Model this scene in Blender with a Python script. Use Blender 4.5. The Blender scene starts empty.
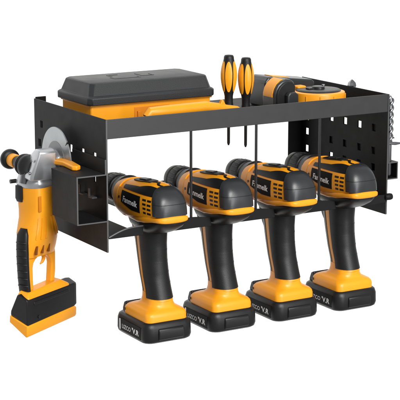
import bpy, bmesh, math, random
from mathutils import Vector, Matrix
random.seed(4)
sc = bpy.context.scene
COL = sc.collection
R = math.radians
MM = 0.001

# ---------------------------------------------------------------- camera
cam = bpy.data.cameras.new('camera')
camo = bpy.data.objects.new('camera', cam)
COL.objects.link(camo)
camo.location = (-0.8608, -1.6866, 0.3061)
cam.sensor_width = 36.0
cam.lens = 36.0 * 1575.2 / 400.0
cam.clip_start = 0.05
cam.clip_end = 100
pitch, yaw = 0.2113, 0.5325
fwd = Vector((math.sin(yaw) * math.cos(pitch), math.cos(yaw) * math.cos(pitch), -math.sin(pitch)))
camo.rotation_euler = fwd.to_track_quat('-Z', 'Y').to_euler()
sc.camera = camo

# ---------------------------------------------------------------- light
world = bpy.data.worlds.new('World')
sc.world = world
world.use_nodes = True
wb = world.node_tree.nodes['Background']
wb.inputs[0].default_value = (1.0, 1.0, 1.0, 1)
wb.inputs[1].default_value = 0.42


def area(name, loc, target, size, power, size_y=None):
    l = bpy.data.lights.new(name, 'AREA')
    l.energy = power
    l.size = size
    if size_y:
        l.shape = 'RECTANGLE'
        l.size_y = size_y
    o = bpy.data.objects.new(name, l)
    COL.objects.link(o)
    o.location = loc
    o.rotation_euler = (Vector(target) - Vector(loc)).to_track_quat('-Z', 'Y').to_euler()
    return o


sun = bpy.data.lights.new('studio_key', 'SUN')
sun.energy = 3.3
sun.angle = R(22)
sun.color = (1.0, 0.985, 0.96)
suno = bpy.data.objects.new('studio_key', sun)
COL.objects.link(suno)
suno.rotation_euler = Vector((0.16, 1.0, -0.68)).to_track_quat('-Z', 'Y').to_euler()
area('strip_softbox', (0.55, -1.9, 0.25), (0.2, 0, -0.15), 0.3, 22, 1.2)
area('backdrop_fill', (1.6, 1.4, 3.0), (1.9, 3.2, -0.3), 3.0, 45, 1.0)  # unseen pair of lamps added to lift the backdrop to white
area('backdrop_fill', (1.6, 1.4, -3.6), (1.9, 3.2, -0.6), 3.0, 45, 1.0)

sc.view_settings.view_transform = 'Standard'
sc.view_settings.look = 'None'
sc.view_settings.exposure = 0.0
sc.view_settings.gamma = 1.0


# ---------------------------------------------------------------- materials
def mat(name, col, rough=0.5, metal=0.0, spec=0.5, bump=0.0, bscale=900.0, var=0.08, vscale=60.0, coat=0.0, stretch=None):
    m = bpy.data.materials.new(name)
    m.use_nodes = True
    nt = m.node_tree
    b = nt.nodes['Principled BSDF']
    b.inputs['Base Color'].default_value = (*col, 1)
    b.inputs['Roughness'].default_value = rough
    b.inputs['Metallic'].default_value = metal
    b.inputs['Specular IOR Level'].default_value = spec
    b.inputs['Coat Weight'].default_value = coat
    tc = nt.nodes.new('ShaderNodeTexCoord')
    src = tc.outputs['Object']
    if stretch:
        mp = nt.nodes.new('ShaderNodeMapping')
        mp.inputs['Scale'].default_value = stretch
        nt.links.new(src, mp.inputs[0])
        src = mp.outputs[0]
    n = nt.nodes.new('ShaderNodeTexNoise')
    n.inputs['Scale'].default_value = vscale
    n.inputs['Detail'].default_value = 5
    nt.links.new(src, n.inputs['Vector'])
    mx = nt.nodes.new('ShaderNodeMix')
    mx.data_type = 'RGBA'
    mx.inputs[6].default_value = (*[max(0, c * (1 - var)) for c in col], 1)
    mx.inputs[7].default_value = (*[min(1, c * (1 + var)) for c in col], 1)
    nt.links.new(n.outputs['Fac'], mx.inputs[0])
    nt.links.new(mx.outputs[2], b.inputs['Base Color'])
    mr = nt.nodes.new('ShaderNodeMapRange')
    mr.inputs['To Min'].default_value = max(0, rough - 0.07)
    mr.inputs['To Max'].default_value = min(1, rough + 0.07)
    nt.links.new(n.outputs['Fac'], mr.inputs['Value'])
    nt.links.new(mr.outputs[0], b.inputs['Roughness'])
    if bump > 0:
        n2 = nt.nodes.new('ShaderNodeTexNoise')
        n2.inputs['Scale'].default_value = bscale
        n2.inputs['Detail'].default_value = 3
        nt.links.new(src, n2.inputs['Vector'])
        bp = nt.nodes.new('ShaderNodeBump')
        bp.inputs['Strength'].default_value = bump
        bp.inputs['Distance'].default_value = 0.0004
        nt.links.new(n2.outputs['Fac'], bp.inputs['Height'])
        nt.links.new(bp.outputs[0], b.inputs['Normal'])
    return m


M_STEEL = mat('black_powder_coat', (0.0085, 0.0085, 0.0093), 0.55, 0, 0.15, 0.25, 1400)
M_RIM = mat('lit_powder_coat', (0.027, 0.027, 0.028), 0.42, 0, 0.4, 0.25, 1400)  # the rack's black coat with front light put in as paler grey
M_EDGE = mat('lit_steel_edge', (0.062, 0.062, 0.065), 0.4, 0.0, 0.5)  # light caught by sheet edges, put in as a paler grey
M_OR = mat('orange_plastic', (0.77, 0.300, 0.010), 0.36, 0, 0.35, 0.12, 1500, 0.03)
M_ORD = mat('deep_orange_plastic', (0.62, 0.20, 0.010), 0.45, 0, 0.3, 0.12, 1500, 0.03)
M_INK = mat('matt_black_label', (0.006, 0.006, 0.007), 0.6, 0, 0.12)
M_VENT = mat('brown_vent_plastic', (0.20, 0.06, 0.006), 0.5, 0, 0.3)  # grinder vents, browner and darker than the housing
M_RUB = mat('charcoal_rubber', (0.0080, 0.0083, 0.0090), 0.40, 0, 0.28, 0.35, 1800)
M_CAP = mat('grey_satin_plastic', (0.019, 0.0205, 0.0225), 0.34, 0, 0.5, 0.2, 1600)
M_BLK = mat('black_plastic', (0.010, 0.010, 0.011), 0.38, 0, 0.4, 0.1, 1500)
M_LID = mat('textured_dark_plastic', (0.015, 0.016, 0.0175), 0.48, 0, 0.35, 0.5, 1200)
M_PACK = mat('battery_plastic', (0.0085, 0.0085, 0.0095), 0.38, 0, 0.32, 0.25, 1600)
M_SIL = mat('cast_aluminium', (0.50, 0.51, 0.53), 0.36, 0.8, 0.5, 0.06, 700, 0.06)
M_BLADE = mat('ground_blade_steel', (0.36, 0.38, 0.39), 0.36, 0.8, 0.5, 0.3, 500, 0.25, 45)
M_DRING = mat('dull_disc_metal', (0.22, 0.235, 0.24), 0.45, 0.6, 0.5, 0.2, 500, 0.2, 45)
M_CHR = mat('bright_steel', (0.30, 0.305, 0.32), 0.25, 1.0, 0.5)
M_DCHR = mat('dark_steel', (0.16, 0.16, 0.17), 0.32, 0.9, 0.5)
M_WHITE = mat('white_print', (0.85, 0.85, 0.86), 0.5, 0, 0.3)
M_GREY = mat('dim_print', (0.10, 0.10, 0.105), 0.5, 0, 0.3)
M_WALL = mat('white_paper', (0.9, 0.9, 0.9), 0.9, 0, 0.1, 0, 900, 0.0)


# ---------------------------------------------------------------- helpers
class MB:
    def __init__(s):
        s.bm = bmesh.new()

    def box(s, lo, hi, rot=None, org=None):
        vs = []
        for z in (lo[2], hi[2]):
            for x, y in ((lo[0], lo[1]), (hi[0], lo[1]), (hi[0], hi[1]), (lo[0], hi[1])):
                v = Vector((x, y, z))
                if rot is not None:
                    v = rot @ (v - Vector(org)) + Vector(org)
                vs.append(s.bm.verts.new(v))
        for f in ((3, 2, 1, 0), (4, 5, 6, 7), (0, 1, 5, 4), (1, 2, 6, 5), (2, 3, 7, 6), (3, 0, 4, 7)):
            s.bm.faces.new([vs[i] for i in f])
        return s

    def rings(s, rings, cap=True, closed=False):
        """loft list of rings (lists of points)"""
        rr = [[s.bm.verts.new(Vector(p)) for p in r] for r in rings]
        n = len(rr[0])
        m = len(rr)
        for i in range(m if closed else m - 1):
            a, b = rr[i], rr[(i + 1) % m]
            for j in range(n):
                k = (j + 1) % n
                s.bm.faces.new((a[j], a[k], b[k], b[j]))
        if cap and not closed:
            s.bm.faces.new(list(reversed(rr[0])))
            s.bm.faces.new(rr[-1])
        return s

    def prism(s, poly, axis, a, b):
        def mk(p, t):
            if axis == 'z': return (p[0], p[1], t)
            if axis == 'y': return (p[0], t, p[1])
            return (t, p[0], p[1])
        return s.rings([[mk(p, a) for p in poly], [mk(p, b) for p in poly]])

    def tube(s, pts, r, n=12, closed=False):
        pts = [Vector(p) for p in pts]
        rs = r if isinstance(r, (list, tuple)) else [r] * len(pts)
        rings = []
        up = None
        for i, p in enumerate(pts):
            if closed:
                d = pts[(i + 1) % len(pts)] - pts[i - 1]
            else:
                d = pts[min(i + 1, len(pts) - 1)] - pts[max(i - 1, 0)]
            d.normalize()
            if up is None:
                up = Vector((0, 0, 1)) if abs(d.z) < 0.9 else Vector((1, 0, 0))
            u = d.cross(up).normalized()
            up = u.cross(d).normalized()
            rings.append([p + (u * math.cos(t) + up * math.sin(t)) * rs[i]
                          for t in [2 * math.pi * k / n for k in range(n)]])
        return s.rings(rings, True, closed)

    def lathe(s, prof, c, axis='z', n=32):
        """prof: list of (t along axis, radius)"""
        rings = []
        for t, r in prof:
            ring = []
            for k in range(n):
                a = 2 * math.pi * k / n
                ca, sa = math.cos(a) * r, math.sin(a) * r
                if axis == 'z': ring.append((c[0] + ca, c[1] + sa, c[2] + t))
                elif axis == 'y': ring.append((c[0] + ca, c[1] + t, c[2] + sa))
                else: ring.append((c[0] + t, c[1] + ca, c[2] + sa))
            rings.append(ring)
        return s.rings(rings)

    def patch(s, S, u0, u1, vlo, vhi, off=0.8, nu=14, nv=12, base=-0.6):
        """a raised shell lying on the surface S(u, v, offset)"""
        top, bot = [], []
        for i in range(nu + 1):
            u = u0 + (u1 - u0) * i / nu
            a = vlo(u) if callable(vlo) else vlo
            b = vhi(u) if callable(vhi) else vhi
            top.append([s.bm.verts.new(S(u, a + (b - a) * j / nv, off)) for j in range(nv + 1)])
            bot.append([s.bm.verts.new(S(u, a + (b - a) * j / nv, base)) for j in range(nv + 1)])
        for i in range(nu):
            for j in range(nv):
                s.bm.faces.new((top[i][j], top[i + 1][j], top[i + 1][j + 1], top[i][j + 1]))
                s.bm.faces.new((bot[i][j], bot[i][j + 1], bot[i + 1][j + 1], bot[i + 1][j]))
        for i in range(nu):
            s.bm.faces.new((top[i][0], bot[i][0], bot[i + 1][0], top[i + 1][0]))
            s.bm.faces.new((top[i][nv], top[i + 1][nv], bot[i + 1][nv], bot[i][nv]))
        for j in range(nv):
            s.bm.faces.new((top[0][j], top[0][j + 1], bot[0][j + 1], bot[0][j]))
            s.bm.faces.new((top[nu][j], bot[nu][j], bot[nu][j + 1], top[nu][j + 1]))
        return s

    def build(s, name, m, parent=None, org=(0, 0, 0), bevel=0.0, seg=2, smooth=True, angle=35, fix=True):
        bm = s.bm
        bmesh.ops.remove_doubles(bm, verts=bm.verts, dist=1e-4)
        if fix:
            bmesh.ops.recalc_face_normals(bm, faces=bm.faces)
        o_ = Vector(org)
        for v in bm.verts:
            v.co = (v.co - o_) * MM
        me = bpy.data.meshes.new(name)
        bm.to_mesh(me)
        bm.free()
        me.materials.append(m)
        if smooth:
            me.shade_smooth()
            me.set_sharp_from_angle(angle=R(angle))
        o = bpy.data.objects.new(name, me)
        COL.objects.link(o)
        if parent is not None:
            o.parent = parent
        if bevel > 0:
            b = o.modifiers.new('bevel', 'BEVEL')
            b.width = bevel * MM
            b.segments = seg
            b.limit_method = 'ANGLE'
            b.angle_limit = R(40)
            b.harden_normals = False
        return o


def tag(o, label, cat, group=None, kind=None):
    if label: o['label'] = label
    if cat: o['category'] = cat
    if group: o['group'] = group
    if kind: o['kind'] = kind
    return o


def thing(name, org, label, cat, group=None):
    o = bpy.data.objects.new(name, None)
    o.empty_display_size = 0.02
    COL.objects.link(o)
    o.location = Vector(org) * MM
    return tag(o, label, cat, group)


def text_mesh(txt, size, bold=False, depth=0.15):
    """flat lettering as list of (verts2d, faces)"""
    c = bpy.data.curves.new('lettering', 'FONT')
    c.body = txt
    c.size = size
    c.resolution_u = 3
    c.offset = 0.02 * size if bold else 0.0
    o = bpy.data.objects.new('lettering', c)
    COL.objects.link(o)
    dg = bpy.context.evaluated_depsgraph_get()
    me = bpy.data.meshes.new_from_object(o.evaluated_get(dg))
    vs = [(v.co.x, v.co.y) for v in me.vertices]
    fs = [tuple(p.vertices) for p in me.polygons]
    bpy.data.objects.remove(o)
    bpy.data.meshes.remove(me)
    bpy.data.curves.remove(c)
    return vs, fs


def letter_obj(name, txt, size, fn, m, parent, org, bold=False, shear=0.0, width=None):
    vs, fs = text_mesh(txt, size, bold)
    xs = [v[0] for v in vs]
    x0, x1 = min(xs), max(xs)
    k = (width / (x1 - x0)) if width else 1.0
    mb = MB()
    bv = [mb.bm.verts.new(Vector(fn((x - x0) * k + y * shear, y))) for x, y in vs]
    for f in fs:
        try: mb.bm.faces.new([bv[i] for i in f])
        except ValueError: pass
    return mb.build(name, m, parent, org, smooth=False, fix=False)


def holed_panel(mb, u0, u1, v0, v1, holes, fn, t):
    """sheet in (u, v) with rectangular holes; fn(u, v, w) -> point, w in 0..t"""
    us = sorted({u0, u1, *[h[0] for h in holes], *[h[1] for h in holes]})
    vs = sorted({v0, v1, *[h[2] for h in holes], *[h[3] for h in holes]})
    nu, nv = len(us) - 1, len(vs) - 1

    def solid(i, j):
        if i < 0 or j < 0 or i >= nu or j >= nv: return False
        cu, cv = (us[i] + us[i + 1]) / 2, (vs[j] + vs[j + 1]) / 2
        return not any(h[0] < cu < h[1] and h[2] < cv < h[3] for h in holes)
    cache = {}

    def V(i, j, w):
        k = (i, j, w)
        if k not in cache:
            cache[k] = mb.bm.verts.new(Vector(fn(us[i], vs[j], w * t)))
        return cache[k]
    for i in range(nu):
        for j in range(nv):
            if not solid(i, j): continue
            mb.bm.faces.new((V(i, j, 0), V(i + 1, j, 0), V(i + 1, j + 1, 0), V(i, j + 1, 0)))
            mb.bm.faces.new((V(i, j, 1), V(i, j + 1, 1), V(i + 1, j + 1, 1), V(i + 1, j, 1)))
            for di, dj, a, b in ((-1, 0, (i, j), (i, j + 1)), (1, 0, (i + 1, j), (i + 1, j + 1)),
                                 (0, -1, (i, j), (i + 1, j)), (0, 1, (i, j + 1), (i + 1, j + 1))):
                if not solid(i + di, j + dj):
                    mb.bm.faces.new((V(*a, 0), V(*b, 0), V(*b, 1), V(*a, 1)))
    return mb


# ---------------------------------------------------------------- backdrop
bd = MB()
bd.box((-9000, 3600, -7000), (13000, 3620, 7000))  # added white sheet, lit up to give a plain white ground
tag(bd.build('backdrop', M_WALL, smooth=False), None, None, None, 'structure')

# ---------------------------------------------------------------- the rack
W, D, H = 430.0, 208.0, 166.3
ZF = -23.0          # tray floor
ZP = -147.5         # drill holder plate
T = 2.0
rack = thing('wall_rack', (0, 0, -H), 'black powder coated steel rack with open tray on top and slots holding four drills', 'tool rack')
RO = (0, 0, -H)

ycols = [31, 64, 98, 131]
holes = []
for yy in ycols:
    for zz in (-50, -82, -105):
        holes.append((yy - 4.0, yy + 4.0, zz - 4.8, zz + 4.8))
for zz in (-57, -78.5, -103.7):
    holes.append((188.5, 196.5, zz - 4.8, zz + 4.8))
holesL = [h for h in holes if not (h[0] < 70 and h[2] < -70)] + [(182, 189, -36, -27), (29, 33, -82, -75)]
mb = MB()
holed_panel(mb, 0, D, -H, 0, holesL, lambda u, v, w: (w, u, v), T)
pl = mb.build('side_panel', M_STEEL, rack, RO, bevel=0.35, seg=1)
mb = MB()
holed_panel(mb, 0, D, -H, 0, holes, lambda u, v, w: (W - w, u, v), T)
pr = mb.build('side_panel', M_STEEL, rack, RO, bevel=0.35, seg=1)
# lit front edges of the cut sheet, put in as pale strips
MB().box((0.05, -0.6, -H + .3), (T - .05, -0.01, -0.3)).build('lit_edge', M_EDGE, pl, RO)
MB().box((W - T + .05, -0.6, -H + .3), (W - .05, -0.01, -0.3)).build('lit_edge', M_EDGE, pr, RO)
# back flanges with a keyhole each, notched at the top
MB().box((T, D - 2, -H), (25, D, ZF - 1.5)).box((T, D - 2, ZF - 1.5), (17, D, 2)).build('back_flange', M_STEEL, rack, RO, bevel=.3, seg=1)
mb = MB()
holed_panel(mb, W - 25, W - T, -H, ZF - 1.5, [(W - 17, W - 11, -150, -140)], lambda u, v, w: (u, D - w, v), 2)
mb.box((W - 17, D - 2, ZF - 1.4), (W - T, D, -10))
mb.build('back_flange', M_STEEL, rack, RO, bevel=.3, seg=1)

# tray: floor with screwdriver holes, front rim
SD = [(218.3, 70.0), (245.0, 70.0)]
fh = [(x - 4, x + 4, y - 4, y + 4) for x, y in SD]
mb = MB()
holed_panel(mb, T, W - T, T, D - 2, fh, lambda u, v, w: (u, v, ZF - w), 1.6)
mb.build('tray_floor', M_STEEL, rack, RO, bevel=.3, seg=1)
MB().box((T, 0.0, ZF - 1.2), (W - T, 1.8, 0)).build('front_rim', M_RIM, rack, RO, bevel=.5, seg=2)
MB().box((T, D - 7, -138), (W - T, D - 4, -130)).build('back_rail', M_STEEL, rack, RO, bevel=.4)

# drill holder plate: four U slots, raised front lips
DX = [72.0, 169.0, 266.0, 363.5]
SH = 24.0           # half slot width
mb = MB()
poly = [(T, 0)]
for cx in DX:
    l, r = cx - SH, cx + SH
    poly.append((l - 12, 0))
    for k in range(1, 5):
        a = k / 4 * math.pi / 2
        poly.append((l - 12 + 12 * math.sin(a), 12 - 12 * math.cos(a)))
    poly += [(l, 196), (l + 4, 200), (r - 4, 200), (r, 196)]
    for k in range(0, 4):
        a = k / 4 * math.pi / 2
        poly.append((r + 12 - 12 * math.cos(a), 12 - 12 * math.sin(a)))
    poly.append((r + 12, 0))
poly += [(W - T, 0), (W - T, D - 2), (T, D - 2)]
mb.prism(poly, 'z', ZP - 1.6, ZP)
mb.build('drill_shelf', M_STEEL, rack, RO, bevel=.3, seg=1)


def lip(x0, z0, x1, z1, peak):
    """upright front lip with an arched top edge, standing on the plate's front"""
    m = MB()
    n = 16
    top = []
    for i in range(n + 1):
        t = i / n
        top.append((x0 + (x1 - x0) * t, z0 + (z1 - z0) * t + peak * math.sin(math.pi * t)))
    pts = [(x0, ZP - 1.6), (x1, ZP - 1.6)] + list(reversed(top))
    m.prism(pts, 'y', -1.8, -0.05)
    return m


gaps = [(T, DX[0] - SH + 2)] + [(DX[i] + SH - 8, DX[i + 1] - SH + 4) for i in range(3)] + [(DX[3] + SH - 6, W - T)]
for i, (a, b) in enumerate(gaps):
    if i == 0:
        m = lip(a, ZP + 0.5, b, ZP + 10, 3.5)
    elif i == 4:
        m = lip(a, ZP + 9, b, ZP + 9, 1.0)
    else:
        m = lip(a, ZP + 9, b, ZP + 9, 4.0)
    m.build('front_lip', M_STEEL, rack, RO, bevel=.5, seg=2)
# pale tube standing for the lit edge of the first lip and nub at the last one
MB().tube([(T + (gaps[0][1] - T) * t, -1.2, ZP + 0.5 + 9.5 * t + 3.5 * math.sin(math.pi * t)) for t in [i / 14 for i in range(15)]], 1.1, 8).build('lit_lip_edge', M_EDGE, rack, RO)
MB().lathe([(-4, 0.5), (-3.4, 3), (-1, 4.6), (4, 4.8), (7, 4.2), (8.2, 2.4), (8.6, .4)], (W - 2, -3.0, ZP + 6.5), 'x', 16).build('end_nub', M_STEEL, rack, RO)
for x in (120.6, 217.8, 317.5):
    MB().box((x - 1.5, -0.2, ZP + 8), (x + 1.5, 2.6, ZF - 1.0)).build('support_rod', M_BLK, rack, RO, bevel=.5)

# side bins: folded sheet pockets outside both side panels
def bin_(x0, x1, z0, z1, ylen, flange, name='side_bin'):
    s = -1 if x1 < x0 else 1      # grows away from the panel
    m = MB()
    t = 1.5
    w = lambda a, b: (min(a, b), max(a, b))
    xa, xb = w(x0, x1)
    m.box((xa, 0, z1 - t), (xb, ylen, z1))                      # top
    m.box((xa, 0, z0), (xb, ylen, z0 + t))                      # bottom
    xo = w(x1, x1 - s * t)
    m.box((xo[0], 0, z0 + t), (xo[1], ylen, z1 - t))            # outer wall
    xi = w(x0, x0 + s * t)
    m.box((xi[0], 0, z1), (xi[1], ylen + 20, z1 + flange))      # flange on panel
    o = m.build(name, M_STEEL, rack, RO, bevel=.3, seg=1)
    e = MB()
    e.box((xa, -0.7, z1 - t), (xb, -0.02, z1))
    e.box((xa, -0.7, z0), (xb, -0.02, z0 + t))
    e.box((xo[0], -0.7, z0 + t), (xo[1], -0.02, z1 - t))
    e.box((xi[0], -0.7, z1), (xi[1], -0.02, z1 + flange))
    e.build('lit_edge', M_EDGE, o, RO)
    return o


b1 = bin_(-0.3, -40.5, -127.2, -67.0, 71, 18)
b2 = bin_(W + 0.3, W + 17, -118, -94, 150, 38)
# punched hook tabs seen inside the left bin
for yy in (31, 58):
    MB().box((-7, yy - 6, -102), (-.2, yy + 6, -100.2)).box((-7, yy + 2, -100.2), (-5.6, yy + 6, -90)).build('hook_tab', M_EDGE, b1, RO, bevel=.3)

# ---------------------------------------------------------------- cordless drill
PROF = [  # y, half width, top, bottom
    (-31.0, 20.2, -94.5, -131.5), (-26.0, 21.0, -92.0, -133.0), (-21.0, 21.8, -89.4, -135.0), (-15.0, 22.6, -87.4, -137.0), (-5.0, 23.6, -85.0, -139.5),
    (12.0, 24.6, -84.6, -141.6), (35.0, 25.0, -86.6, -141.6), (55.0, 24.4, -89.0, -139.5), (70.0, 23.4, -91.6, -136.0), (80.0, 22.2, -94.0, -131.5)]


def interp(y):
    P = PROF
    y = max(P[0][0], min(P[-1][0], y))
    for i in range(len(P) - 1):
        if y <= P[i + 1][0]:
            break
    p1, p2 = P[i], P[i + 1]
    p0, p3 = P[max(0, i - 1)], P[min(len(P) - 1, i + 2)]
    h = p2[0] - p1[0]
    t = (y - p1[0]) / h
    out = []
    for k in (1, 2, 3):
        m1 = (p2[k] - p0[k]) / (p2[0] - p0[0]) * h
        m2 = (p3[k] - p1[k]) / (p3[0] - p1[0]) * h
        out.append((2 * t**3 - 3 * t**2 + 1) * p1[k] + (t**3 - 2 * t**2 + t) * m1 + (-2 * t**3 + 3 * t**2) * p2[k] + (t**3 - t**2) * m2)
    return tuple(out)


def sp(v, e):
    return math.copysign(abs(v) ** e, v)


def BODY(y, th, off=0.0):
    """y along the barrel, th degrees from the top towards -x"""
    a, tp, bt = interp(y)
    zc, b = (tp + bt) / 2, (tp - bt) / 2
    e = 2 / 2.5
    t = R(th)
    yy = y
    return Vector((-(a + off) * sp(math.sin(t), e), yy, zc + (b + off) * sp(math.cos(t), e)))


def TH(y, z):
    """angle from the top at which the barrel surface has height z"""
    a, tp, bt = interp(y)
    c = (z - (tp + bt) / 2) / ((tp - bt) / 2)
    c = max(-1, min(1, c))
    return math.degrees(math.acos(sp(c, 2.5 / 2)))


DO = (0, 0, -286)
DZ = DO


def make_drill():
    root = thing('cordless_drill', (0, 0, -286), 'x', 'cordless drill', 'cordless drills hanging side by side in the rack slots')
    # orange shell
    ys = [p[0] for p in PROF]
    yy = []
    for a, b in zip(ys, ys[1:]):
        k = 2 if b - a < 9 else 4
        yy += [a + (b - a) * i / k for i in range(k)]
    yy.append(ys[-1])
    m = MB()
    m.rings([[BODY(y, 360 * k / 72) for k in range(72)] for y in yy])
    shell = m.build('body_shell', M_OR, root, DO)
    # rear cap: satin dome standing on the orange lower stripe
    zb = -120.5
    CS = [(-19, 22.4, -87.0), (-23, 22.0, -88.2), (-27, 21.6, -89.8), (-31, 20.8, -92.2), (-34.5, 19.6, -95.2), (-37.5, 17.8, -99.0), (-39.5, 15.6, -103), (-40.8, 13, -107.5), (-41.5, 9.5, -112.5), (-41.8, 4.5, -116.5)]

    def CAP(i, th, off=0.0):
        y, a, tp = CS[i]
        t = R(th)
        e = 2 / (3.1 - 0.08 * i)
        h = tp - zb + 1.2
        y = -41.8 + (y + 41.8) * (1 - 0.40 * abs(th / 90) ** 1.6)
        return Vector((-(a + 1.2 + off) * sp(math.sin(t), e), y - (off if y < -37 else 0), zb + (h + off) * sp(math.cos(t), e)))
    m = MB()
    m.rings([[CAP(i, -90 + 180 * k / 44) for k in range(45)] for i in range(len(CS))])
    cap = m.build('rear_cap', M_CAP, root, DO, angle=70)
    zs = -105.8
    pts = []
    for i in range(1, len(CS) - 3):
        y, a, tp = CS[i]
        p_ = 3.1 - 0.08 * i
        y = -41.8 + (y + 41.8) * 0.70
        c = (zs - zb) / (tp + 1.2 - zb)
        x = (a + 1.25) * (1 - c ** p_) ** (1 / p_)
        pts.append((-x, y, zs))
    pts += [(-5.5, -40.9, zs)]
    pts = pts + [(-p[0], p[1], p[2]) for p in reversed(pts)]
    MB().tube(pts, 0.35, 6).build('cap_seam', M_BLK, cap, DO)
    # black shoulder bands
    lo = lambda y: 43 - max(0, 12 - y) * 0.8
    for s in (1, -1):
        m = MB()
        m.patch(BODY, -25, 50, lambda y: s * lo(y), lambda y: s * (TH(y, -98.5) - 1.0), 1.1, 26, 8)
        m.build('shoulder_band', M_RUB, root, DO)
    # side panels (raised, orange) with vents
    for s in (1, -1):
        m = MB()
        m.patch(BODY, -30, 61, lambda y: s * (TH(y, -98.5) + 1.0), lambda y: s * TH(y, -124 - max(0, y + 10) * .12), 1.6, 24, 10)
        sp_ = m.build('side_panel', M_OR, root, DO)
        if s == 1:
            m = MB()
            for r in range(4):
                z0 = -102.5 - r * 5.0
                for (u0, u1) in ((-22.5, -15.0), (-12.5, -4.5 - r * 0.7)):
                    m.patch(BODY, u0, u1, lambda y: TH(y, z0), lambda y: TH(y, z0 - 2.5), 1.75, 3, 2, 1.0)
            m.build('vent', M_BLK, sp_, DO, smooth=False)
            m = MB()
            m.patch(BODY, 1, 49, lambda y: TH(y, -101.0), lambda y: TH(y, -121.0 + max(0, y - 22) * 0.22), 1.9, 12, 8)
            lg = m.build('logo_plate', M_INK, sp_, DO)
            letter_obj('lettering', 'Fanmelk', 9.6, lambda x, y: BODY(43.5 - x, TH(43.5 - x, -113.6 - x * 0.045 + y), 2.2), M_WHITE, lg, DO, True, 0.12, 37)
    # lower stripe stands slightly proud under the cap
    m = MB()
    LS = [(-43.4, 12, 2.5, -124.6), (-43.0, 16.4, 3.4, -124.6), (-41.8, 19.9, 4.3, -124.6), (-38.5, 22.2, 4.7, -124.8), (-32, 23.3, 4.9, -125.2), (-22, 24.2, 5.2, -126), (-5, 25.0, 6.8, -128.5), (15, 24.2, 7.5, -130.5), (40, 21, 7.5, -131.0), (60, 15.8, 5.0, -130.0)]
    m.rings([[((a - .8) * sp(math.cos(t), .75), y, zc_ + h * sp(math.sin(t), .6)) for t in [2 * math.pi * k / 56 for k in range(56)]] for y, a, h, zc_ in LS])
    m.build('lower_stripe', M_OR, root, DO, angle=60)
    # belly
    sec = [(-39.5, 14, -131), (-37, 17.5, -134.5), (-31, 20, -139.5), (-20, 21.5, -145), (-6, 22, -149.5), (10.9, 21.6, -151.5), (25.0, 19.0, -151.0), (45.0, 17.3, -148.0), (58.0, 13.1, -142.0), (66.0, 7.1, -136.0)]
    m = MB()
    m.rings([[(a * sp(math.cos(t), .8), y, (-124 + b) / 2 + (-124 - b) / 2 * sp(math.sin(t), .8)) for t in [2 * math.pi * k / 28 for k in range(28)]] for y, a, b in sec])
    m.build('belly', M_RUB, root, DO)
    # top: recessed selector switch and lightning flash
    m = MB()
    m.patch(BODY, 4, 46, lambda y: -4 - max(0, y - 30) * .5, lambda y: 16 + 5 * math.sin((y - 4) / 42 * math.pi), 1.5, 14, 8)
    sw = m.build('speed_switch', M_RUB, root, DO)
    MB().patch(BODY, 16, 34, 0, 13, 2.6, 6, 8).build('slider', M_BLK, sw, DO, bevel=.5)
    m = MB()
    m.patch(BODY, -14, 8, lambda y: 2 + 7 * math.sin((y + 14) * .40) * .5 - 2, lambda y: 2 + 7 * math.sin((y + 14) * .40) * .5 + 5, 0.5, 18, 3)
    m.build('flash_mark', M_RUB, root, DO)
    # orange front ring, dark nose, chuck
    m = MB()
    m.patch(BODY, 62, 76, -179.9, 179.9, 1.6, 6, 64)
    m.build('front_ring', M_OR, root, DO)
    zc = -110.5
    MB().lathe([(77, 22.0), (80, 21.6), (90, 18.8), (95, 17.4), (96, 15.5)], (0, 0, zc), 'y', 40).build('nose', M_RUB, root, DO)
    m = MB()
    m.lathe([(95.5, 16), (97, 18.6), (100, 19.4), (115, 19.0), (116, 18.2), (117.5, 18.2), (118.5, 18.6), (128, 17.2), (132, 14), (134, 9), (134.5, 5.5)], (0, 0, zc), 'y', 40)
    ch = m.build('chuck', M_RUB, root, DO)
    m = MB()
    for k in range(20):
        a = 2 * math.pi * k / 20
        c, s_ = math.cos(a), math.sin(a)
        m.tube([(18.8 * c, 100, zc + 18.8 * s_), (18.6 * c, 114, zc + 18.6 * s_)], 1.0, 6)
    m.build('grip_ribs', M_RUB, ch, DO)
    # handle: orange core with dark grip laid over it
    HS = [(-135, 22, 17.5, 30), (-150, 21, 17, 27), (-165, 19.5, 16.5, 24), (-185, 16.5, 16, 22), (-205, 11.5, 16, 20.5), (-222, 5.0, 16, 20), (-234, 2, 16.8, 21.5)]

    def HAND(z, th, off=0.0):
        P = HS
        q = P[-1]
        for a, b in zip(P, P[1:]):
            if z >= b[0]:
                t = (z - a[0]) / (b[0] - a[0])
                q = [a[i] + (b[i] - a[i]) * t for i in range(4)]
                break
        t = R(th)  # 0 = towards the viewer's side (-y), 90 = -x
        return Vector((-(q[2] + off) * sp(math.sin(t), .9), q[1] - (q[3] + off) * sp(math.cos(t), .9), z))
    m = MB()
    m.rings([[HAND(z, 360 * k / 48) for k in range(48)] for z in (-135, -150, -165, -185, -205, -222, -234)])
    hd = m.build('handle', M_OR, root, DO)
    m = MB()
    m.patch(HAND, -134, -231.5, -128, 84, 1.5, 26, 44)
    g = m.build('grip', M_RUB, hd, DO)
    m = MB()
    for z0 in (-172, -186, -200, -213):
        m.patch(HAND, z0 + .7, z0 - .7, -60, 74, 1.65, 2, 34, 1.0)
    m.build('grip_ribs', M_RUB, g, DO)
    MB().patch(HAND, -150, -232, 106, 254, .7, 18, 20).build('front_grip', M_RUB, hd, DO)
    # trigger
    m = MB()
    pr_ = [(44, -136), (60, -137), (59, -148), (54, -158), (51, -166), (46, -173), (38, -174), (38, -140)]
    m.prism([(p[0], p[1]) for p in pr_], 'x', -7, 7)
    m.build('trigger', M_BLK, root, DO, bevel=2, seg=3)
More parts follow.
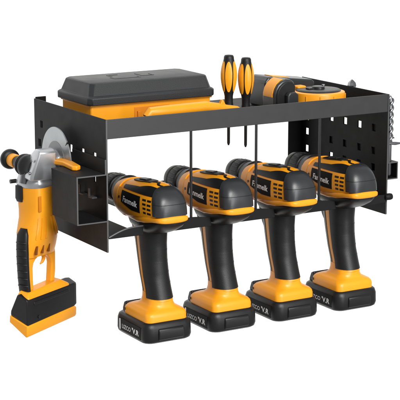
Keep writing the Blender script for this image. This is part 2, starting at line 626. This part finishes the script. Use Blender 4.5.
    # foot
    def rrect(x0, x1, y0, y1, z, r, n=5):
        pts = []
        for cx, cy, a0 in ((x1 - r, y0 + r, -90), (x1 - r, y1 - r, 0), (x0 + r, y1 - r, 90), (x0 + r, y0 + r, 180)):
            for k in range(n + 1):
                a = R(a0 + 90 * k / n)
                pts.append((cx + r * math.cos(a), cy + r * math.sin(a), z))
        return pts
    m = MB()
    m.rings([rrect(-29.5, 29.5, -25, 42, -260, 8), rrect(-29.5, 29.5, -25, 42, -252, 8), rrect(-28.8, 28.8, -24.4, 41.3, -248.5, 8.5), rrect(-27, 27, -22.6, 39.8, -246.0, 9.5),
             rrect(-23.5, 23.5, -20, 36, -244.0, 12), rrect(-19.5, 19.5, -18.6, 30, -241.8, 14), rrect(-17.3, 17.3, -18.0, 25.5, -238.0, 14.5), rrect(-17, 17, -17.8, 23.5, -232, 15), rrect(-16.6, 16.6, -16.2, 24, -225, 15.5)])
    ft = m.build('foot', M_OR, root, DO, angle=60)
    MB().lathe([(-1.0, 2.0), (.4, 1.8), (.5, .5)], (-29.6, 36, -252.5), 'x', 12).build('screw', M_BLK, ft, DO)
    for y_, z_ in ((55, -110), (-21, -125.0)):
        p = BODY(y_, TH(y_, z_), 1.2)
        MB().tube([p, p + Vector((-1.0, 0, 0))], 1.7, 12).build('screw', M_BLK, root, DO)
    # battery pack
    m = MB()
    m.rings([rrect(-32, 32, -26, 51, -284.5, 11), rrect(-34.4, 34.4, -29, 54, -282.4, 12), rrect(-35.4, 35.4, -30.4, 55.5, -278, 12.5),
             rrect(-35.0, 35.0, -30, 55, -265, 12.5), rrect(-33.6, 33.6, -28.6, 53.6, -260, 12), rrect(-31.0, 31.0, -26.5, 51, -258.0, 11)])
    bt = m.build('battery_pack', M_PACK, root, DO, angle=50)
    m = MB()
    m.prism([(41, -258), (53, -262), (53, -256), (49, -247), (42.5, -244.5)], 'x', -24, 24)
    m.build('rear_guard', M_PACK, bt, DO, bevel=1.5)
    m = MB()
    m.prism([(-29, -280.5), (-32.6, -279), (-33.0, -270), (-31.8, -266), (-29, -264.5)], 'x', -17, 19)
    m.build('latch', M_PACK, bt, DO, bevel=1.2)
    MB().box((-35.75, -17, -280), (-34.9, 42, -264)).build('label_plate', M_INK, bt, DO, bevel=.2)
    f = lambda x, y: (-35.95, 31.5 - x, -276.0 + y)
    letter_obj('lettering', 'LIZCO', 7.6, f, M_WHITE, bt, DO, False, 0, 23)
    f2 = lambda x, y: (-35.95, 5.0 - x, -276.0 + y)
    letter_obj('lettering', "'V.R", 9.5, f2, M_WHITE, bt, DO, True, 0, 18)
    MB().box((-36.0, 36.5, -279), (-35.7, 38.8, -265)).build('label_bar', M_WHITE, bt, DO)
    return root


def copy_tree(o, parent=None):
    c = o.copy()
    COL.objects.link(c)
    if parent: c.parent = parent
    for ch in list(kids.get(o.name, [])):
        copy_tree(ch, c)
    return c


drill0 = make_drill()
kids = {}
for o in bpy.data.objects:
    if o.parent: kids.setdefault(o.parent.name, []).append(o)
DL = ['orange and black cordless drill nearest the bins side, its chuck against the left side panel',
      'second orange and black drill from the left, just right of the first support rod',
      'third orange and black drill from the left, between the middle and right support rods',
      'rightmost orange and black drill, beside the right side panel with punched slots']
for i, x in enumerate(DX):
    d = drill0 if i == 0 else copy_tree(drill0)
    d.location = (x * MM, 0, DO[2] * MM)
    d['label'] = DL[i]

# ---------------------------------------------------------------- angle grinder
GX, GY = -40.0, 121.0
L = Vector((math.cos(R(25)), math.sin(R(25)), 0))
N = Vector((-math.sin(R(25)), math.cos(R(25)), 0))
gr = thing('angle_grinder', (GX, GY, -290), 'orange battery angle grinder with silver gear head hanging outside the left panel', 'angle grinder')
GO = (GX, GY, -290)


def G(l, n, z):
    return Vector((GX, GY, z)) + L * l + N * n


def gsec(l, n, a, b, z, e=0.7, k=40):
    return [G(l + a * sp(math.cos(t), e), n + b * sp(math.sin(t), e), z) for t in [2 * math.pi * i / k for i in range(k)]]


m = MB()
m.rings([gsec(0, 0, 20.5, 19.5, -96), gsec(0, 0, 21, 20, -99), gsec(0, 0, 21, 20, -120), gsec(0, 0, 20.5, 19.5, -128), gsec(0, 0, 20.5, 19.5, -138),
         gsec(.5, 0, 24, 20, -148), gsec(1, 0, 28, 20, -158), gsec(1.5, 0, 29.5, 18, -168), gsec(1.5, 0, 29.0, 15, -178), gsec(1.5, 0, 28.5, 10, -189)])
gb = m.build('motor_housing', M_OR, gr, GO, angle=60)
# D handle: arch and two struts
m = MB()
opl = [(-13, -236), (-13.5, -205)]
for k in range(0, 9):
    a = math.pi - math.pi * k / 8
    opl.append((5 + 18.5 * math.cos(a), -204 + 14 * math.sin(a)))
opl += [(23.5, -205), (20.5, -236)]
outer = [(-27, -180), (31, -180), (32, -192), (30.5, -215), (25.5, -236)]
poly = [(-24, -236), (-26, -215), (-28, -192), (-27, -180), (31, -180), (32, -192), (31.5, -215), (28, -236)] + list(reversed(opl))
m.rings([[G(p[0], -5, p[1]) for p in poly], [G(p[0], 5, p[1]) for p in poly]])
hd = m.build('loop_handle', M_OR, gr, GO, bevel=2.2, seg=3)
m = MB()
gp = [(-24, -150, 3), (-26.5, -158, 5), (-28, -172, 5.6), (-28, -190, 5.6), (-27, -215, 5), (-25, -234, 4.5)]
m.rings([[G(l + r * .9 * sp(math.cos(t), .8), 9.0 * sp(math.sin(t), .8) * (0.6 if i == 0 else 1), z) for t in [2 * math.pi * k / 24 for k in range(24)]] for i, (l, z, r) in enumerate(gp)])
gg = m.build('grip', M_RUB, gr, GO, angle=60)
m = MB()
for k in range(7):
    z = -168 - k * 9.5
    l = -33.0 + max(0, -190 - z) * .06
    m.tube([G(l + 3, -8, z), G(l, -4.5, z + .6), G(l - .3, 0, z + .8), G(l, 4.5, z + .6), G(l + 3, 8, z)], 1.1, 8)
m.build('grip_ribs', M_RUB, gg, GO)
m = MB()
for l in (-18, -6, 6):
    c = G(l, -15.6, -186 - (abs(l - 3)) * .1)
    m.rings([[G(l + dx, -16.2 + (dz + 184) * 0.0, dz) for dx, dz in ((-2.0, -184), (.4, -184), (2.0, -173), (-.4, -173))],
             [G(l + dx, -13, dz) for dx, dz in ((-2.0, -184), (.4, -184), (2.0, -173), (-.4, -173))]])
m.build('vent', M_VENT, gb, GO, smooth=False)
HSG = [(-132, 0, 20.5, 19.5), (-138, 0, 20.5, 19.5), (-148, .5, 24, 20), (-158, 1, 28, 20), (-168, 1.5, 29.5, 18)]


def HOUSE(z, deg, off=0.0):
    P = HSG
    z = max(P[-1][0], min(P[0][0], z))
    for a, b in zip(P, P[1:]):
        if z >= b[0]:
            t = (z - a[0]) / (b[0] - a[0])
            q = [a[i] + (b[i] - a[i]) * t for i in range(4)]
            break
    t = R(deg)
    return G(q[1] + (q[2] + off) * sp(math.sin(t), .7), -(q[3] + off) * sp(math.cos(t), .7), z)


m = MB()
for dg in (-38, -20, -4, 12, 28, 48):
    m.patch(HOUSE, -137, -164, lambda z: dg - 2.2, lambda z: dg + 2.2, .9, 10, 3)
m.build('housing_ribs', M_OR, gb, GO)
m = MB()
m.rings([[G(-13 + dx, -19.6, z) for dx, z in ((-3, -128), (1.5, -128), (1.5, -108), (-3, -108))], [G(-13 + dx, -18, z) for dx, z in ((-3, -128), (1.5, -128), (1.5, -108), (-3, -108))]])
m.build('side_slot', M_ORD, gb, GO, bevel=.4)
# trigger hook inside the loop
MB().tube([G(8, 0, -186), G(13, 0, -193), G(13, 0, -197), G(10, 0, -201), G(6, 0, -203)], [3, 3, 2.6, 2, 1], 10).build('trigger', M_OR, gr, GO)
m = MB()
m.rings([gsec(-20.5, 9, 2.8, 6, -96, .6, 20), gsec(-21, 9, 3, 6, -112, .6, 20), gsec(-20, 9, 1.8, 5, -117, .6, 20)])
m.build('lock_switch', M_BLK, gr, GO)
# gear head
m = MB()
m.rings([gsec(0, 0, 21.5, 20.5, -98, .75), gsec(0, 0, 23, 22, -95, .75), gsec(0, 0, 23.5, 22, -91, .75), gsec(0, 0, 20, 19, -84, .7), gsec(0, 0, 19, 18, -79, .6)])
m.build('collar', M_SIL, gr, GO, angle=60)
# block with a slanted rear facet; profile in (y, z), extruded along x towards the blade
m = MB()
pr1 = [(88, -80), (86, -50), (90, -47), (100, -47), (107, -51), (124, -76), (122, -86), (90, -86)]
pr0 = [(91, -79), (90, -54), (93, -51), (99, -51), (105, -55), (119, -76), (118, -85), (93, -85)]
m.rings([[(-61, p[0], p[1]) for p in pr0], [(-58, p[0], p[1]) for p in pr1], [(-28, p[0], p[1]) for p in pr1], [(-23, p[0], p[1]) for p in pr0]])
for v in m.bm.verts:
    if v.co.z > -62:
        v.co.x = -26 + (v.co.x + 26) * 0.72
m.build('gear_head', M_SIL, gr, GO, bevel=2.0, seg=3)
for y_, z_ in ((93, -60), (93, -76), (108, -78)):
    MB().tube([(-61.5 + (4 if z_ > -62 else 0), y_, z_), (-57, y_, z_)], 2.0, 10).build('screw', M_DCHR, gr, GO)
MB().lathe([(-26, 17), (-20, 17), (-18, 10), (-10, 9)], (0, 114, -67), 'x', 28).build('spindle', M_SIL, gr, GO)
# cutting disc with slots, notches cut as wedges from the rim
RB = 43.0
m = MB()
ring = []
nt = 288
for k in range(nt):
    a = 2 * math.pi * k / nt
    r = RB
    if k in (112, 113, 144, 145, 256, 257, 0, 1): r = RB - 7
    ring.append((114 + r * math.cos(a), -67 + r * math.sin(a)))
inner = [(114 + 6 * math.cos(2 * math.pi * k / nt), -67 + 6 * math.sin(2 * math.pi * k / nt)) for k in range(nt)]
rings = []
for x, pts in ((-13.6, ring), (-12, ring), (-12, inner), (-13.6, inner)):
    rings.append([(x, p[0], p[1]) for p in pts])
m.rings(rings, True, True)
m.build('cutting_disc', M_BLADE, gr, GO, smooth=False)
MB().lathe([(-.35, 25), (0, 25)], (-13.65, 114, -67), 'x', 64).build('disc_dark_ring', M_DRING, gr, GO)  # ring of duller, darker grey around the disc centre
MB().lathe([(-1.2, 14), (-.4, 14)], (-13.7, 114, -67), 'x', 32).build('flange_washer', M_SIL, gr, GO)
# auxiliary handle
ax, az = -52, -71
MB().lathe([(98, 9), (106, 11), (110, 14.5), (113, 15.2), (116, 15.2), (118, 13), (119, 9.5), (122, 9.2), (123, 13.5), (125, 14.5), (128, 14), (130, 10), (140, 7)], (ax, 0, az), 'y', 36).build('handle_flange', M_RUB, gr, GO)
m = MB()
m.lathe([(128, 6.5), (152, 7.5), (154, 7.5), (156, 8), (166, 8), (168, 8)], (ax, 0, az), 'y', 28)
ah = m.build('auxiliary_handle', M_RUB, gr, GO)
MB().lathe([(150, 8.3), (151, 8.8), (164, 8.8), (165, 8.3)], (ax, 0, az), 'y', 28).build('orange_band', M_OR, ah, GO)
MB().lathe([(166, 8), (168, 12), (170, 13.2), (174, 13.2), (177, 11.6), (178, 7)], (ax, 0, az), 'y', 32).build('end_knob', M_RUB, ah, GO)
m = MB()
m.tube([(-60, 112, -92), (-58, 112, -82), (-54, 110, -72)], [5.5, 6, 6.5], 16)
m.build('mount_boss', M_DCHR, gr, GO)
MB().lathe([(-4, 2.8), (4, 2.8)], (-66, 132, -92), 'x', 12).build('lock_pin', M_RUB, gr, GO)
# foot and battery: long side follows L
BL, BN = -50.0, -15.2          # front-left corner in (l, n) of the pack


def GB(l, n, z):
    return G(BL + l, BN + n, z)


m = MB()
# orange foot
m.rings([[GB(14, 1, -243), GB(98, 1, -242), GB(98, 19, -240), GB(14, 19, -240)], [GB(14, 1, -239), GB(98, 1, -236), GB(98, 19, -233), GB(14, 19, -235)],
         [GB(19, 4, -233), GB(84, 4, -228), GB(84, 19, -227), GB(19, 19, -231)]])
m.build('foot', M_OR, gr, GO, bevel=2, seg=3)


def pks(poly, l0, l1, c=4):
    """hexagonal end profile (n, z) swept along l with eased ends"""
    cn = sum(p[0] for p in poly) / len(poly)
    cz = sum(p[1] for p in poly) / len(poly)
    sh = lambda k: [(cn + (p[0] - cn) * k, cz + (p[1] - cz) * k) for p in poly]
    return [[GB(l, n_, z_) for n_, z_ in q] for l, q in ((l0, sh(.96)), (l0 + 1.5, poly), (l1 - c, [(p[0], p[1] + (5 if p[1] < -265 else 2)) for p in poly]), (l1, [(p[0], p[1] + 3) for p in sh(.86)]))]


m = MB()
m.rings(pks([(0.6, -240), (0, -243), (0, -274), (29, -263.5), (28.5, -258), (17, -235), (14, -234)], 11, 113, 7))
gp_ = m.build('battery_pack', M_PACK, gr, GO, bevel=1.0, seg=2)
m = MB()
m.rings(pks([(-.5, -274.2), (0, -286), (2.5, -290), (31, -273), (30, -263.8)], 10.5, 112, 7))
m.build('base_shell', M_OR, gp_, GO, bevel=1.2, seg=2)
m = MB()
m.rings([[GB(24, -1.0, -249), GB(96, -1.0, -247), GB(96, 3, -247), GB(24, 3, -249)], [GB(24, -1.0, -245), GB(94, -1.0, -243), GB(94, 3, -242), GB(24, 3, -244)]])
m.build('release_latch', M_RUB, gp_, GO, bevel=.8)
c = GB(33, -0.6, -266)
MB().tube([c, c - N * 1.0], 2.2, 14).build('screw', M_BLK, gp_, GO)

# key lying on the left bin
wk = MB()
wk.prism([(-30, 92), (-14, 100), (-10, 74), (-15, 40), (-22, 36), (-27, 40), (-24, 74)], 'z', -66.9, -61)
tag(wk.build('guard_key', M_OR, None, (0, 0, 0), bevel=1.6, seg=3), 'small orange plastic key lying on the left side bin beside the cutting disc', 'key')

# ---------------------------------------------------------------- toolbox on the tray
tb = thing('toolbox', (112, 133, ZF), 'orange toolbox with dark grey sloping lid standing on the tray', 'toolbox')
TO = (112, 133, ZF)
m = MB()
x0, x1, y0, y1 = 26, 203, 91, 176
m.box((x0, y0, ZF + .1), (x1, y1, 3.0))
tbase = m.build('base', M_OR, tb, TO, bevel=2.5, seg=3)
MB().box((x0 - 1.4, y0 - 1.4, 1.2), (x1 + 1.4, y1 + 1.4, 3.2)).build('base_lip', M_OR, tb, TO, bevel=.6)
MB().box((88, y0 - 0.7, ZF + 3), (140, y0 + 2, -3)).build('latch_recess', M_ORD, tbase, TO, bevel=.6)
MB().box((92, y0 - 3.5, ZF + 3), (97, y0 - .75, -8)).build('latch', M_ORD, tbase, TO, bevel=.8)


def rect(x0, x1, y0, y1, z, c=3):
    return [(x0 + c, y0, z), (x1 - c, y0, z), (x1, y0 + c, z), (x1, y1 - c, z), (x1 - c, y1, z), (x0 + c, y1, z), (x0, y1 - c, z), (x0, y0 + c, z)]


m = MB()
m.rings([rect(21, 206, 85, 181, 3.6, 5), rect(20, 207, 84, 182, 5, 5), rect(20, 207, 84, 182, 12.5, 5), rect(22, 205, 86, 180, 14.5, 5), rect(23.5, 203.5, 87.5, 178.5, 15, 5),
         rect(28, 200, 93, 173, 30, 5), rect(30, 198, 95, 171, 31.3, 5)])
lid = m.build('lid', M_LID, tb, TO, bevel=.8, seg=2)
m = MB()
for (a, b, c, d) in ((74, 112, 118, 119.4), (74, 75.2, 119.4, 131), (80, 81.2, 138, 152), (80, 96, 152, 153.2), (112, 113.2, 118, 128), (120, 121.2, 128, 150), (121.2, 138, 128, 129.2), (136.8, 138, 129.2, 142)):
    m.box((a, c, 31.0), (b, d, 31.8))
m.build('raised_outline', M_BLK, lid, TO, smooth=False)

# orange grip lying in front of the box
gt = thing('hand_tool', (140, 40, ZF), 'orange curved tool handle lying in the tray in front of the toolbox and screwdrivers', 'hand tool')
m = MB()
pts = [(80, 42, -9), (84, 42, -4), (110, 42, -3.5), (140, 42, -3), (165, 42, -2.5), (176, 41, -4), (184, 41, -4.5), (196, 40, -7), (212, 40, -9.5), (222, 40, -14)]
m.tube(pts, [6, 7.6, 8, 8, 7.8, 7, 6, 5.5, 5, 3.5], 20)
m.build('handle', M_OR, gt, (140, 40, ZF))
m = MB()
m.prism([(180, -3), (186, -1.5), (189, 5.5), (191, 5.5), (194, -.5), (200, -4), (196, -10), (182, -10)], 'y', 38, 44)
m.build('hook', M_OR, gt, (140, 40, ZF), bevel=1.5, seg=3)

# ---------------------------------------------------------------- screwdrivers
def make_driver():
    root = thing('screwdriver', (0, 0, -40), 'x', 'screwdriver', 'screwdrivers standing in the tray holes')
    O = (0, 0, 0)
    prof = [(-22, 6.2), (-14, 7.4), (-8, 6.6), (0, 5.6), (8, 5.6), (12, 6.4), (17, 7.6), (24, 9.2), (32, 10.2), (39, 10.2), (46, 9.3), (52, 7.8), (57, 6.9), (60, 6.6), (62, 5.4), (62.5, 3)]
    m = MB()
    m.lathe(prof, (0, 0, 0), 'z', 36)
    core = m.build('handle', M_RUB, root, O, angle=60)

    def S(z, th, off=0):
        for a, b in zip(prof, prof[1:]):
            if z <= b[0]:
                t = (z - a[0]) / (b[0] - a[0])
                r = a[1] + (b[1] - a[1]) * t
                break
        r += off
        return Vector((r * math.cos(R(th)), r * math.sin(R(th)), z))
    for k in range(6):
        c = -122 + 60 * k

        def hw(z):
            t = (z - 34) / 20.5
            return 25.5 * math.sqrt(max(0.03, 1 - abs(t) ** 3.0))
        MB().patch(S, 14, 54, lambda z: c - hw(z), lambda z: c + hw(z), .7, 18, 6).build('grip_inlay', M_OR, core, O)
    MB().lathe([(-58, 1.0), (-55, 2.0), (-22, 2.1)], (0, 0, 0), 'z', 14).build('blade', M_BLK, root, O)
    return root


sd0 = make_driver()
kids = {}
for o in bpy.data.objects:
    if o.parent: kids.setdefault(o.parent.name, []).append(o)
sd1 = copy_tree(sd0)
sd0.location = (SD[0][0] * MM, SD[0][1] * MM, -3.5 * MM)
sd1.location = (SD[1][0] * MM, SD[1][1] * MM, -8.5 * MM)
sd1.rotation_euler = (0, 0, R(17))
sd0['label'] = 'taller orange and black screwdriver standing in the tray nearer the toolbox'
sd1['label'] = 'slightly lower orange and black screwdriver standing in the tray nearer the tape measures'

# ---------------------------------------------------------------- tape measures
tp = thing('tape_measure', (318, 82, ZF), 'dark grey tape measure with orange label on its curved case, standing behind the round one', 'tape measure')
TPO = (318, 82, ZF)
prof = [(288, ZF + .1), (288, 1), (290, 8), (294, 14), (300, 18.5), (307, 21), (314, 20), (319, 17), (321, 13), (321, ZF + .1)]
m = MB()
m.prism(prof, 'y', 66, 97)
case = m.build('case', M_CAP, tp, TPO, bevel=3, seg=3)
m = MB()
inn = [(p[0] + (305 - p[0]) * .12, p[1] + (-2 - p[1]) * .12) for p in prof]
m.prism(inn, 'y', 62.5, 66.5)
m.build('side_cover', M_RUB, tp, TPO, bevel=1.2, seg=2)
m = MB()
m.prism([(300, ZF + .1), (300, 12), (306, 19), (330, 16.5), (378, 11), (382, 8), (382, ZF + .1)], 'y', 108, 148)
m.build('rear_case', M_CAP, tp, TPO, bevel=2.5, seg=3)
m = MB()
m.prism([(302, ZF + .2), (302, 0), (305, 4), (314, 4.5), (319, 1), (319.5, ZF + .2)], 'y', 54, 62.3)
m.build('blade_lock', M_CAP, tp, TPO, bevel=1.6, seg=3)
# label follows the curve
cur = [(288, -3), (288, 1), (290, 8), (294, 14), (300, 18.5), (304, 20)]


def lab(i, y, o):
    a = cur[max(0, i - 1)]
    b = cur[min(len(cur) - 1, i + 1)]
    t = Vector((b[0] - a[0], 0, b[1] - a[1])).normalized()
    n = Vector((-t.z, 0, t.x))
    return Vector((cur[i][0], y, cur[i][1])) + n * o


m = MB()
m.rings([[lab(i, y, o) for (y, o) in ((71, .0), (93, .0), (93, 0.9), (71, 0.9))] for i in range(len(cur))])
m.build('label_patch', M_OR, tp, TPO)
m = MB()
m.prism([(318, 17.6), (345, 14.6), (345, 15.6), (318, 18.8)], 'y', 118, 138)
m.build('top_patch', M_OR, tp, TPO, bevel=.4)

rt = thing('round_tape', (359.5, 67, ZF), 'round orange tape reel with dark top lying flat at the right end of the tray', 'tape measure')
RTO = (359.5, 67, ZF)
m = MB()
m.lathe([(.2, 34), (1.5, 36.8), (22, 36.8), (24, 36), (25, 33)], (359.5, 67, ZF), 'z', 64)
rc = m.build('case', M_OR, rt, RTO)
m = MB()
for a in range(0, 360, 30):
    c, s = math.cos(R(a)), math.sin(R(a))
    m.tube([(359.5 + 37 * c, 67 + 37 * s, ZF + 3), (359.5 + 37 * c, 67 + 37 * s, ZF + 21)], 0.9, 6)
m.build('case_ribs', M_OR, rc, RTO)
MB().lathe([(24, 31), (25.8, 31), (27, 29.5), (27.4, 25)], (359.5, 67, ZF), 'z', 56).build('top_cover', M_RUB, rt, RTO)
m = MB()
m.lathe([(27, 9), (30.5, 8.6), (31, 7)], (359.5, 67, ZF), 'z', 28)
m.box((342, 64, ZF + 27), (356, 72, ZF + 29.5))
hub = m.build('hub', M_BLK, rt, RTO, bevel=.6)
MB().tube([(370, 70, ZF + 28), (370, 70, ZF + 32)], 2.2, 14).build('pin', M_CHR, rt, RTO)
m = MB()
m.box((338, 84, ZF + 24), (352, 98, ZF + 30))
m.build('latch', M_OR, rt, RTO, bevel=2)

# ---------------------------------------------------------------- bits outside the right panel
def twist_bit(name, x, y, z0, z1, r, label, m_=M_CHR):
    root = thing(name, (x, y, z0), label, 'drill bit')
    O = (x, y, z0)
    m = MB()
    zt = z0 + (z1 - z0) * .42
    for ph in (0, math.pi):
        pts, rs = [], []
        for i in range(81):
            t = i / 80
            a = ph + t * 2 * math.pi * 3.2
            q = r * .66 * (1 if t < .93 else (1 - t) / .07 * .9 + .1)
            pts.append((x + q * math.cos(a), y + q * math.sin(a), zt + (z1 - 1 - zt) * t))
            rs.append(r * .40 if t < .95 else r * .2)
        m.tube(pts, rs, 8)
    m.build('flute', m_, root, O, angle=60)
    MB().tube([(x, y, z0), (x, y, z0 + 2), (x, y, z1 - 5), (x, y, z1)], [r * .5, r * .66, r * .66, r * .15], 18).build('shank', M_DCHR, root, O)
    return root


twist_bit('drill_bit', 436.0, 5.5, -113, -3, 5.0, 'long silver twist drill bit held upright outside the front edge of the right panel')
twist_bit('drill_bit', 440, 17, -112, -12, 3.6, 'shorter silver twist bit half hidden behind the long one beside the right panel')
# hex head of a pin standing behind the right panel
hp = thing('hex_bit', (437, 96, -66), 'short silver bit whose faceted tip rises above the right panel top', 'drill bit')
m = MB()
m.lathe([(-60, 2), (-12, 2.2), (-10, 3.2), (-7.5, 3.4), (-6, 2.4)], (437, 96, 0), 'z', 12)
m.build('shank', M_CHR, hp, (437, 96, -66))
m = MB()
m.lathe([(-6.2, 2.0), (-4, 5), (0, 6.4), (4, 5.4), (7.5, 1.8), (8.5, .2)], (437, 96, 0), 'z', 7)
m.build('tip', M_CHR, hp, (437, 96, -66), smooth=False)
MB().box((W + .3, 2, -62), (W + 12, 24, -60.5)).box((W + .3, 12, -60), (W + 2, 42, -40)).box((W + .3, 88, -62), (W + 12, 104, -60.5)).build('bit_holder', M_STEEL, rack, RO, bevel=.3, seg=1)
MB().tube([(W + 3, 3, -68), (W + 13, 1.5, -69), (W + 21, 0, -69)], [2.2, 2.4, 1.2], 12).build('hook_pin', M_DCHR, rack, RO)
